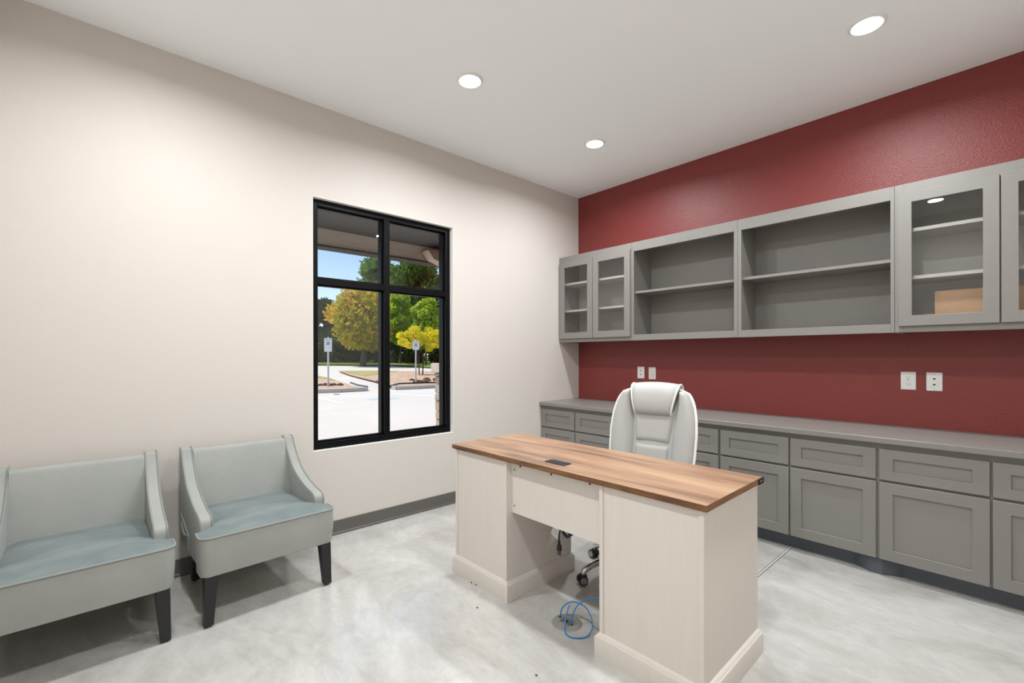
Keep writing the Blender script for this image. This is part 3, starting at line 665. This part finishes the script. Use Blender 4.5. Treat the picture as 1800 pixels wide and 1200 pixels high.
# seat, mechanism, star base
def TS(u, w, n): return Vector((u, 0.235 - w, 0.44 + n + 0.05 * (u / 0.26) ** 2 * 0.3))
st = obj('seat', pillow(lambda w: -0.245 + 0.03 * (w / 0.5) ** 3, lambda w: 0.245 - 0.03 * (w / 0.5) ** 3, 0.0, 0.50, 0.0, 0.075, TS, 16, 20, 0.22), m_leather, CH, smooth=True, angle=80)
obj('seat_pan', B(-0.215, 0.215, -0.23, 0.22, 0.400, 0.4395), m_dark, CH, bevel=0.015)
obj('tilt_mechanism', B(-0.09, 0.09, -0.10, 0.12, 0.350, 0.3998), m_dark, CH, bevel=0.01)
obj('gas_lift', lathe(NB(), [(0, 0.10), (0.028, 0.10), (0.028, 0.24), (0.018, 0.245), (0.018, 0.352), (0, 0.352)], 18), m_chrome, CH, smooth=True)
bs = obj('star_base', lathe(NB(), [(0, 0.155), (0.040, 0.15), (0.046, 0.12), (0.042, 0.085), (0, 0.08)], 24), m_chrome, CH, smooth=True)
for k in range(5):
    a = R(-124.3 + 72 * k); d = Vector((math.cos(a), math.sin(a), 0))
    P = spline([d * 0.03 + Vector((0, 0, 0.118)), d * 0.14 + Vector((0, 0, 0.120)), d * 0.24 + Vector((0, 0, 0.105)), d * 0.295 + Vector((0, 0, 0.078)), d * 0.305 + Vector((0, 0, 0.058))], 5)
    obj('base_arm', tube(NB(), P, [0.026 - 0.011 * i / (len(P) - 1) for i in range(len(P))], 10), m_chrome, bs, smooth=True)
    c = obj('caster', lathe(NB(), [(0, 0.062), (0.014, 0.062), (0.020, 0.052), (0.022, 0.038), (0.016, 0.028), (0, 0.028)], 14, tuple(d * 0.305)), m_dark, CH, smooth=True)
    pd = Vector((-d.y, d.x, 0))
    for sg in (-1, 1):
        w_ = NB(); o_ = d * 0.312 + Vector((0, 0, 0.026)) + pd * (sg * 0.016)
        tube(w_, [o_ - pd * 0.0105, o_ - pd * 0.0085, o_ + pd * 0.0085, o_ + pd * 0.0105], [0.022, 0.026, 0.026, 0.022], 20)
        obj('wheel', w_, m_dark, c, smooth=True)
        rr = NB(); tube(rr, [o_ + pd * (sg * 0.0105), o_ + pd * (sg * 0.0125)], [0.019, 0.017], 18); obj('hub', rr, m_steel, c)

# ---------------------------------------------------------------- specks on the floor
m_chip = mat('dark_chip', (0.06, 0.055, 0.05), 0.8)
for k, (cx_, cy_) in enumerate(((829, 1024), (836.5, 1028), (839, 1068), (943, 1187), (843.5, 1041))):
    d = ray(cx_, cy_); p = CPOS + d * (-CPOS.z / d.z)
    s = NB(); prism(s, [(0.006, 0), (0.002, 0.004), (-0.006, 0.002), (-0.004, -0.003), (0.002, -0.004)], 'z', 0.0005, 0.003)
    o = obj('floor_chip', s, m_chip if k < 4 else m_white, loc=(p.x, p.y, 0)); tag(o, 'tiny chip of debris on the concrete floor by the desk', 'debris', 'debris chips on the floor')

# ================================================================ outdoors
rnd = random.Random(4)
# pavement follows a gentle rise away from the building
s = NB(); xs = [-WT - 0.02, -8, -14, -20, -26, -31, -36, -41, -46, -53, -60, -80, -130]; ys = [-60, -20, 0, 20, 45, 80, 140]
gv = [[s.verts.new((x, y, terrain(x))) for y in ys] for x in xs]
for i in range(len(xs) - 1):
    for j in range(len(ys) - 1): s.faces.new((gv[i][j], gv[i + 1][j], gv[i + 1][j + 1], gv[i][j + 1]))
ground = struct('ground', s, m_conc)
def patch(name, pix, mt, lift, parent, extra=(), sub=10):
    """flat patch lying on the terrain, outline given by where its corners fall on the ground"""
    pts = [on_ground(*p) for p in pix] + [Vector((x, y, 0)) for x, y in extra]
    s = NB(); vs = [s.verts.new((p.x, p.y, 0)) for p in pts]; f = s.faces.new(vs)
    bmesh.ops.triangulate(s, faces=[f])
    for _ in range(3 if sub else 0): bmesh.ops.subdivide_edges(s, edges=list(s.edges), cuts=1, use_grid_fill=True)
    for v_ in s.verts: v_.co.z = terrain(v_.co.x) + lift
    return obj(name, s, mt, parent)
# painted stripes and blue bay marks
patch('parking_stripe', [(548, 697), (556, 697), (608, 709), (597, 709.5)], m_wpaint, 0.004, ground, sub=0)
patch('parking_stripe', [(690, 693), (772, 696), (772, 697.5), (690, 694)], m_wpaint, 0.004, ground, sub=0)
patch('blue_bay_mark', [(646, 700), (694, 697.5), (702, 700), (650, 703)], m_bpaint, 0.005, ground, sub=0)
patch('drain_plate', [(586, 692.2), (597, 692.6), (596, 693.8), (587, 693.4)], m_fasc, 0.006, ground, sub=0)

# planting beds
def bed(name, pix, curb_pix, edging_pix, dry_pix, label):
    t = bpy.data.objects.new(name, None); COL.objects.link(t); t['kind'] = 'structure'; t['label'] = label
    patch('soil', pix, m_dirt, 0.10, t)
    if dry_pix: patch('dry_grass', dry_pix, m_dgrass, 0.115, t)
    for a, b in zip(curb_pix, curb_pix[1:]):
        A, Bq = on_ground(*a), on_ground(*b); d = (Bq - A).normalized(); n = Vector((-d.y, d.x, 0)) * 0.07
        s = NB(); lo = [A + n, A - n, Bq - n, Bq + n]
        vl = [s.verts.new((p.x, p.y, terrain(p.x) - 0.02)) for p in lo]; vh = [s.verts.new((p.x, p.y, terrain(p.x) + 0.15)) for p in lo]
        s.faces.new(vl); s.faces.new(vh)
        for i in range(4): s.faces.new((vl[i], vl[(i + 1) % 4], vh[(i + 1) % 4], vh[i]))
        obj('curb', s, m_curb, t, bevel=0.015)
    if edging_pix:
        obj('edging', tube(NB(), [on_ground(*p) + Vector((0, 0, 0.15)) for p in edging_pix], 0.035, 6), m_dark, t)
    return t
bl = bed('planting_bed', [(500, 653), (553, 660), (578, 667), (622, 682), (645, 686), (553, 690.5), (500, 693)], [(500, 693.5), (553, 691), (600, 689.5), (646, 687)], [(616, 678), (630, 683), (646, 686)], [(500, 654), (553, 661), (580, 667.5), (590, 672), (553, 666), (500, 657)], 'bare soil bed with concrete curb around the disabled parking sign')
brr = bed('planting_bed', [(594, 654), (660, 653.5), (775, 654.5), (830, 655), (830, 680), (772, 681), (698, 684.5), (687, 683), (662, 674)], [(690, 684.5), (698, 685), (735, 683.5), (772, 681.5), (830, 679)], [(662, 674.5), (680, 682), (688, 684), (700, 680), (735, 678.5), (772, 677.5)], [(594, 654), (660, 653.5), (700, 654), (668, 660), (640, 663), (622, 660)], 'bare soil bed with concrete curb around the small yellow tree')
for k, (a, b) in enumerate(((566, 681), (589, 680.5), (560, 682.5), (742, 672), (757, 670), (764, 673), (752, 675), (735, 676))):
    p = on_ground(a, b); s = NB()
    for q in range(9):
        x, y = p.x + rnd.uniform(-0.5, 0.5), p.y + rnd.uniform(-0.5, 0.5); r_ = rnd.uniform(0.06, 0.16)
        lathe(s, [(0, r_ * 0.8), (r_ * 0.8, r_ * 0.45), (r_, 0.0), (0, -0.05)], 6, (x, y, terrain(x) + 0.10))
    o = obj('soil_clods', s, m_mulch, bl if k < 3 else brr); o['kind'] = 'stuff'
# grass verge beyond the far drive
patch('grass_verge', [(500, 642), (553, 640.5), (612, 638.5), (668, 639.5), (690, 643.5), (775, 648.5), (840, 650)], m_grass, 0.10, ground, extra=((-60, 75), (-128, 138), (-128, -10)))

# parking signs
def font_mesh(name, text, size, mt, parent, loc):
    cu = bpy.data.curves.new(name, 'FONT'); cu.body = text; cu.size = size; cu.align_x = 'CENTER'; cu.align_y = 'CENTER'; cu.extrude = 0.0008
    o = bpy.data.objects.new(name, cu); COL.objects.link(o)
    me = bpy.data.meshes.new_from_object(o.evaluated_get(bpy.context.evaluated_depsgraph_get())); me.materials.clear(); me.materials.append(mt)
    bpy.data.objects.remove(o); q = bpy.data.objects.new(name, me); COL.objects.link(q); q.parent = parent
    # text plane faces +x (towards the building)
    q.matrix_basis = Matrix.Translation(loc) @ Matrix(((0, 0, 1, 0), (1, 0, 0, 0), (0, 1, 0, 0), (0, 0, 0, 1)))
    return q
def sign(px, py, top, pz0, pz1, pw, label, lower):
    p = on_ground(px, py); t = thing('parking_sign', label, 'sign', (p.x, p.y, terrain(p.x) + 0.0), R(-25), 'disabled parking signs'); z0 = terrain(p.x)
    obj('post', tube(NB(), [(0, 0, 0), (0, 0, top - z0)], 0.036, 12), m_post, t, smooth=True)
    s = NB(); h = pw / 2; a, b = pz0 - z0, pz1 - z0
    pl = obj('sign_panel', B(0.038, 0.043, -h, h, a, b), m_sign, t, bevel=0.0015)
    hgt = b - a; cy = a + hgt * (0.60 if lower else 0.50); q = 0.058
    obj('symbol_square', B(0.0431, 0.0440, -q, q, cy - q, cy + q), m_sblue, pl)
    w = NB(); X0, X1 = 0.0441, 0.0448
    prism(w, [(-0.012 + 0.011 * math.cos(a_), cy + 0.044 + 0.011 * math.sin(a_)) for a_ in [i * math.pi / 6 for i in range(12)]], 'x', X0, X1)
    for A, Bq, r_ in (((-0.012, 0.030), (-0.008, -0.002), 0.008), ((-0.008, 0.014), (0.016, 0.012), 0.005), ((-0.008, -0.004), (0.020, -0.006), 0.007), ((0.020, -0.004), (0.034, -0.034), 0.006), ((0.034, -0.034), (0.046, -0.030), 0.005)):
        d = (Vector(Bq) - Vector(A)).normalized(); n = Vector((-d.y, d.x)) * r_
        prism(w, [(A[0] + n.x, cy + A[1] + n.y), (A[0] - n.x, cy + A[1] - n.y), (Bq[0] - n.x, cy + Bq[1] - n.y), (Bq[0] + n.x, cy + Bq[1] + n.y)], 'x', X0, X1)
    for i in range(15):
        a0, a1 = R(110 + 17 * i), R(110 + 17 * (i + 1)); ro, ri = 0.034, 0.026; c0, c1 = -0.006, cy - 0.016
        prism(w, [(c0 + ri * math.cos(a0), c1 + ri * math.sin(a0)), (c0 + ro * math.cos(a0), c1 + ro * math.sin(a0)), (c0 + ro * math.cos(a1), c1 + ro * math.sin(a1)), (c0 + ri * math.cos(a1), c1 + ri * math.sin(a1))], 'x', X0, X1)
    obj('wheelchair_symbol', w, m_sign, pl)
    font_mesh('lettering', 'RESERVED', 0.050, m_sgreen, pl, (0.0440, 0, b - 0.052)); font_mesh('lettering', 'PARKING', 0.050, m_sgreen, pl, (0.0440, 0, b - 0.105))
    if lower: obj('panel_seam', B(0.0431, 0.0436, -h, h, a + hgt * 0.285, a + hgt * 0.30), m_post, pl)
sign(577, 684, 2.07, 1.46, 2.02, 0.30, 'white disabled parking sign with lower plate in front of the yellow-orange tree', True)
sign(731, 677, 2.03, 1.56, 1.97, 0.30, 'white disabled parking sign standing before the small yellow tree', False)

# trees
def blob_points(blobs, n, rs, shell=0.55):
    """random leaf centres inside ellipsoids, denser towards the surface"""
    vol = [b[3] * b[4] * b[5] for b in blobs]; tot = sum(vol); out = []
    for b, v_ in zip(blobs, vol):
        k = max(8, int(n * v_ / tot)); d = rs.normal(size=(k, 3)); d /= np.linalg.norm(d, axis=1)[:, None]
        r_ = shell + (1 - shell) * rs.random(k) ** 0.7; r_ *= 1 + 0.10 * rs.normal(size=k)
        out.append(np.array(b[:3]) + d * r_[:, None] * np.array(b[3:6]))
    return np.concatenate(out)
def leaves(name, pts, size, mt, parent, seed):
    rs = np.random.default_rng(seed); n = len(pts)
    a = rs.normal(size=(n, 3)); a /= np.linalg.norm(a, axis=1)[:, None]; c = rs.normal(size=(n, 3)); b = np.cross(a, c); b /= np.linalg.norm(b, axis=1)[:, None]
    sz = size * (0.6 + 0.8 * rs.random(n))[:, None]
    V = np.stack([pts - a * sz, pts - b * sz * 0.55, pts + a * sz, pts + b * sz * 0.55], 1).reshape(-1, 3)
    me = bpy.data.meshes.new(name); me.vertices.add(4 * n); me.vertices.foreach_set('co', V.astype(np.float32).ravel())
    me.loops.add(4 * n); me.loops.foreach_set('vertex_index', np.arange(4 * n, dtype=np.int32))
    me.polygons.add(n); me.polygons.foreach_set('loop_start', np.arange(0, 4 * n, 4, dtype=np.int32))
    me.update(calc_edges=True); me.materials.append(mt)
    o = bpy.data.objects.new(name, me); COL.objects.link(o); o.parent = parent; o['kind'] = 'stuff'; return o
def crown_blobs(rs, R0, H, z0, nb, flat=0.8, spread=0.62, br=(0.28, 0.48)):
    out = []
    for i in range(nb):
        f = (i + 0.5) / nb; z = z0 + (H - z0) * (0.12 + 0.76 * f); w = R0 * math.sin(math.pi * (0.16 + 0.72 * f)) ** 0.8
        a = i * 2.39996 + rs.random(); q = spread * w * math.sqrt(rs.random() * 0.8 + 0.2); r_ = R0 * (br[0] + (br[1] - br[0]) * rs.random())
        out.append((q * math.cos(a), q * math.sin(a), z, r_, r_, r_ * flat))
    return out
def tree(name, label, base, H, R0, z0, n, size, mt, seed, nb=14, trunk=0.35, blobs=None, stems=1, group='trees beyond the parking lot', lean=0.0):
    rs = np.random.default_rng(seed); t = thing(name, label, 'tree', base, 0, group)
    bl_ = blobs or crown_blobs(rs, R0, H, z0, nb)
    leaves('foliage', blob_points(bl_, n, rs), size, mt, t, seed + 1)
    if stems == 1:
        tr = obj('trunk', tube(NB(), [(0, 0, -0.15), (0.05 * R0, 0, z0 * 0.5), (0.0, 0.05 * R0, z0), (0, 0, z0 + (H - z0) * 0.6)], [trunk * 1.3, trunk, trunk * 0.8, trunk * 0.25], 10), m_bark, t, smooth=True)
        for b in bl_[::3]:
            zs = min(b[2] * 0.7, z0 + (H - z0) * 0.45)
            obj('branch', tube(NB(), [(0, 0, zs * 0.9), (b[0] * 0.45, b[1] * 0.45, (zs + b[2]) / 2), (b[0], b[1], b[2])], [trunk * 0.45, trunk * 0.28, trunk * 0.1], 6), m_bark, tr)
    else:
        for k in range(stems):
            a = k * 2 * math.pi / stems + 0.4; q = 0.16
            b = bl_[(k * 3) % len(bl_)]
            obj('stem', tube(NB(), spline([(q * math.cos(a), q * math.sin(a), -0.05), (q * 1.3 * math.cos(a), q * 1.3 * math.sin(a), z0 * 0.55), (0.25 * math.cos(a + 0.5), 0.25 * math.sin(a + 0.5), z0), (b[0] * 0.7, b[1] * 0.7, b[2])], 5), trunk, 7), m_bark, t, smooth=True)
    return t
lm_oak = leafmat('oak_leaves', [(0.040, 0.085, 0.022), (0.100, 0.185, 0.035), (0.230, 0.330, 0.065)], 0.6)
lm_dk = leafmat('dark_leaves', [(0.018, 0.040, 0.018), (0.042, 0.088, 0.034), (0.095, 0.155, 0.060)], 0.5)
lm_mid = leafmat('mid_green_leaves', [(0.070, 0.150, 0.050), (0.140, 0.250, 0.075), (0.270, 0.400, 0.120)], 0.5)
lm_org = leafmat('autumn_leaves', [(0.170, 0.230, 0.030), (0.430, 0.430, 0.040), (0.600, 0.430, 0.050), (0.560, 0.270, 0.060)], 0.75)
lm_lime = leafmat('lime_leaves', [(0.230, 0.350, 0.025), (0.400, 0.540, 0.050), (0.570, 0.690, 0.110)], 0.5)
lm_yel = leafmat('yellow_leaves', [(0.500, 0.460, 0.025), (0.800, 0.730, 0.040), (0.850, 0.760, 0.120)], 2.0)
def gz(p): return Vector((p.x, p.y, terrain(p.x)))
def place(px, d):
    q = at_depth(px, HY, d); return gz(q)
def zpx(py, d): return CPOS.z + (HY - py) / FPX * d
def bigtree(name, label, px, d, ytop, halfw, z0, n, size, mt, seed, **k):
    b = place(px, d); H = zpx(ytop, d) - b.z; return tree(name, label, b, H, halfw / FPX * d, z0, n, size, mt, seed, **k)
# background wood
bigtree('oak_tree', 'tall dark green oak rising behind the lime tree', 738, 69, 452, 64, 3.0, 20000, 0.25, lm_oak, 11, nb=30, trunk=0.45)
bigtree('oak_tree', 'tall airy mid-green tree rising behind the autumn tree', 662, 74, 447, 46, 4.0, 9000, 0.27, lm_mid, 12, nb=18, trunk=0.4)
bigtree('shade_tree', 'dark green tree at the edge of the wood beside the autumn tree', 556, 66, 518, 36, 1.0, 12000, 0.26, lm_dk, 13, nb=18, trunk=0.4)
bigtree('shade_tree', 'dark tree beside the oak, over the far end of the drive', 850, 66, 480, 45, 1.5, 9000, 0.28, lm_dk, 14, nb=14, trunk=0.4)
bigtree('shade_tree', 'dark tree filling the gap behind the autumn tree', 650, 90, 520, 60, 4.0, 9000, 0.32, lm_dk, 15, nb=16, trunk=0.4)
bigtree('shade_tree', 'dark tree standing furthest along the wood from the oak', 480, 72, 510, 50, 1.2, 7000, 0.32, lm_dk, 16, nb=12, trunk=0.4)
# understory thicket: a tangle nobody could count
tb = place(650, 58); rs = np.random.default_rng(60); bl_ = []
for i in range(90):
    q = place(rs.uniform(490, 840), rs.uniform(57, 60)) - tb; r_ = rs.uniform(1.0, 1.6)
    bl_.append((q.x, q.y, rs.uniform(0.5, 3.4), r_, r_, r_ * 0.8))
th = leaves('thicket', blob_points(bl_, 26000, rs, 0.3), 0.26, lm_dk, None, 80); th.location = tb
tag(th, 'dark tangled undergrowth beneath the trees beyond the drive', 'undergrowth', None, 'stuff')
# nearer coloured trees
bigtree('autumn_tree', 'broad tree turning yellow and orange beyond the two-plate parking sign', 638, 48, 510, 66, 2.2, 11000, 0.22, lm_org, 21, nb=34, trunk=0.28)
bigtree('lime_tree', 'bright lime green tree behind the small yellow tree', 748, 50, 520, 31, 1.6, 7500, 0.19, lm_lime, 22, nb=22, trunk=0.10)
bigtree('lime_tree', 'bright lime green tree between the autumn tree and the oak', 703, 54.5, 508, 31, 1.8, 7500, 0.19, lm_lime, 23, nb=22, trunk=0.12)
p = on_ground(740, 661); p = gz(p) + Vector((0, 0, 0.1)); dd = (p - CPOS).dot(FW)
rs = np.random.default_rng(31); side = RT
bls = []
for u, zc, r_ in ((-36, 600, 9), (-30, 590, 8), (-22, 606, 8), (-20, 587, 9), (-10, 595, 9), (-6, 580, 8), (0, 603, 8), (4, 590, 9), (10, 578, 7), (14, 600, 8), (20, 588, 9), (22, 606, 7), (28, 596, 7), (30, 584, 6), (-14, 578, 6), (18, 613, 6)):
    q = side * (u / FPX * dd) + FW * rs.uniform(-0.9, 0.9); z = zpx(zc, dd) - p.z; r_ = r_ / FPX * dd
    bls.append((q.x, q.y, z, r_ * 1.15, r_ * 1.15, r_ * 0.8))
tree('small_tree', 'small multi-stemmed yellow tree in the soil bed', p, 3.3, 1.5, 1.7, 4200, 0.065, lm_yel, 32, blobs=bls, stems=4, trunk=0.028)

# ---------------------------------------------------------------- porch roof, beam, pillar
ev = bpy.data.objects.new('porch_eave', None); COL.objects.link(ev); ev['kind'] = 'structure'; ev['label'] = 'dark porch soffit with tan boarded beam outside the window'
EY0, EY1 = -7.0, 8.0
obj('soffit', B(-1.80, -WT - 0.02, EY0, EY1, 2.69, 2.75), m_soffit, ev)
obj('roof_deck', B(-2.25, 0.0, EY0, EY1, 3.21, 3.26), m_fasc, ev)
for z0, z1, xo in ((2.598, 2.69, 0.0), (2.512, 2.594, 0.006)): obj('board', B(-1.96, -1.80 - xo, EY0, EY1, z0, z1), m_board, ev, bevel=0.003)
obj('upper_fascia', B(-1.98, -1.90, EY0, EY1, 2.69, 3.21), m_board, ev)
obj('drip_trim', B(-1.98, -1.795, EY0, EY1, 2.490, 2.512), m_fasc, ev, bevel=0.003)
PX0, PX1, PY0, PY1 = -2.05, -1.52, 3.315, 3.845
pil = thing('porch_pillar', 'stone-clad porch pillar with cast stone cap outside the window', 'pillar', ((PX0 + PX1) / 2, (PY0 + PY1) / 2, -0.1))
hw = (PX1 - PX0) / 2
core = obj('pillar_core', B(-hw + 0.075, hw - 0.075, -hw + 0.075, hw - 0.075, 0, 1.16), m_mortar, pil)
sm = [mat('stone_tan', (0.42, 0.32, 0.23), 0.9, bump=(30, 0.5, 0.02)), mat('stone_brown', (0.30, 0.215, 0.15), 0.9, bump=(30, 0.5, 0.02)), mat('stone_grey', (0.37, 0.335, 0.29), 0.9, bump=(30, 0.5, 0.02))]
z = 0.0; srow = 0
while z < 1.15:
    h_ = min(rnd.uniform(0.09, 0.16), 1.16 - z)
    for face in range(4):
        a = -hw + 0.05; lim = hw - 0.05
        while a < lim - 0.02:
            w_ = min(rnd.uniform(0.13, 0.26), lim - a); dpt = rnd.uniform(0.03, 0.06)
            s = NB(); box(s, a + 0.004, a + w_ - 0.004, -hw + 0.076 - dpt, -hw + 0.074, z + 0.004, z + h_ - 0.004)
            for v_ in s.verts: v_.co += Vector((rnd.uniform(-0.006, 0.006), rnd.uniform(-0.008, 0.008) if v_.co.y < -hw + 0.07 else 0, rnd.uniform(-0.005, 0.005)))
            bmesh.ops.rotate(s, verts=s.verts, cent=(0, 0, 0), matrix=Matrix.Rotation(face * math.pi / 2, 3, 'Z'))
            obj('stone', s, rnd.choice(sm), pil, bevel=0.008, seg=1); a += w_
    z += h_
obj('cap', B(-hw, hw, -hw, hw, 1.16, 1.285), m_cap, pil, bevel=0.008)
obj('post', B(-0.125, 0.125, -0.125, 0.125, 1.285, 2.56), m_tan, pil, bevel=0.004)
yc_ = (PY0 + PY1) / 2
obj('corbel', prism(NB(), [(3.02 - yc_, 2.722), (3.02 - yc_, 2.705), (3.10 - yc_, 2.61), (3.20 - yc_, 2.585), (3.42 - yc_, 2.50), (3.74 - yc_, 2.50), (3.98 - yc_, 2.585), (4.10 - yc_, 2.70), (4.10 - yc_, 2.722)], 'x', 0.0, 0.16), m_tan, pil, bevel=0.004)
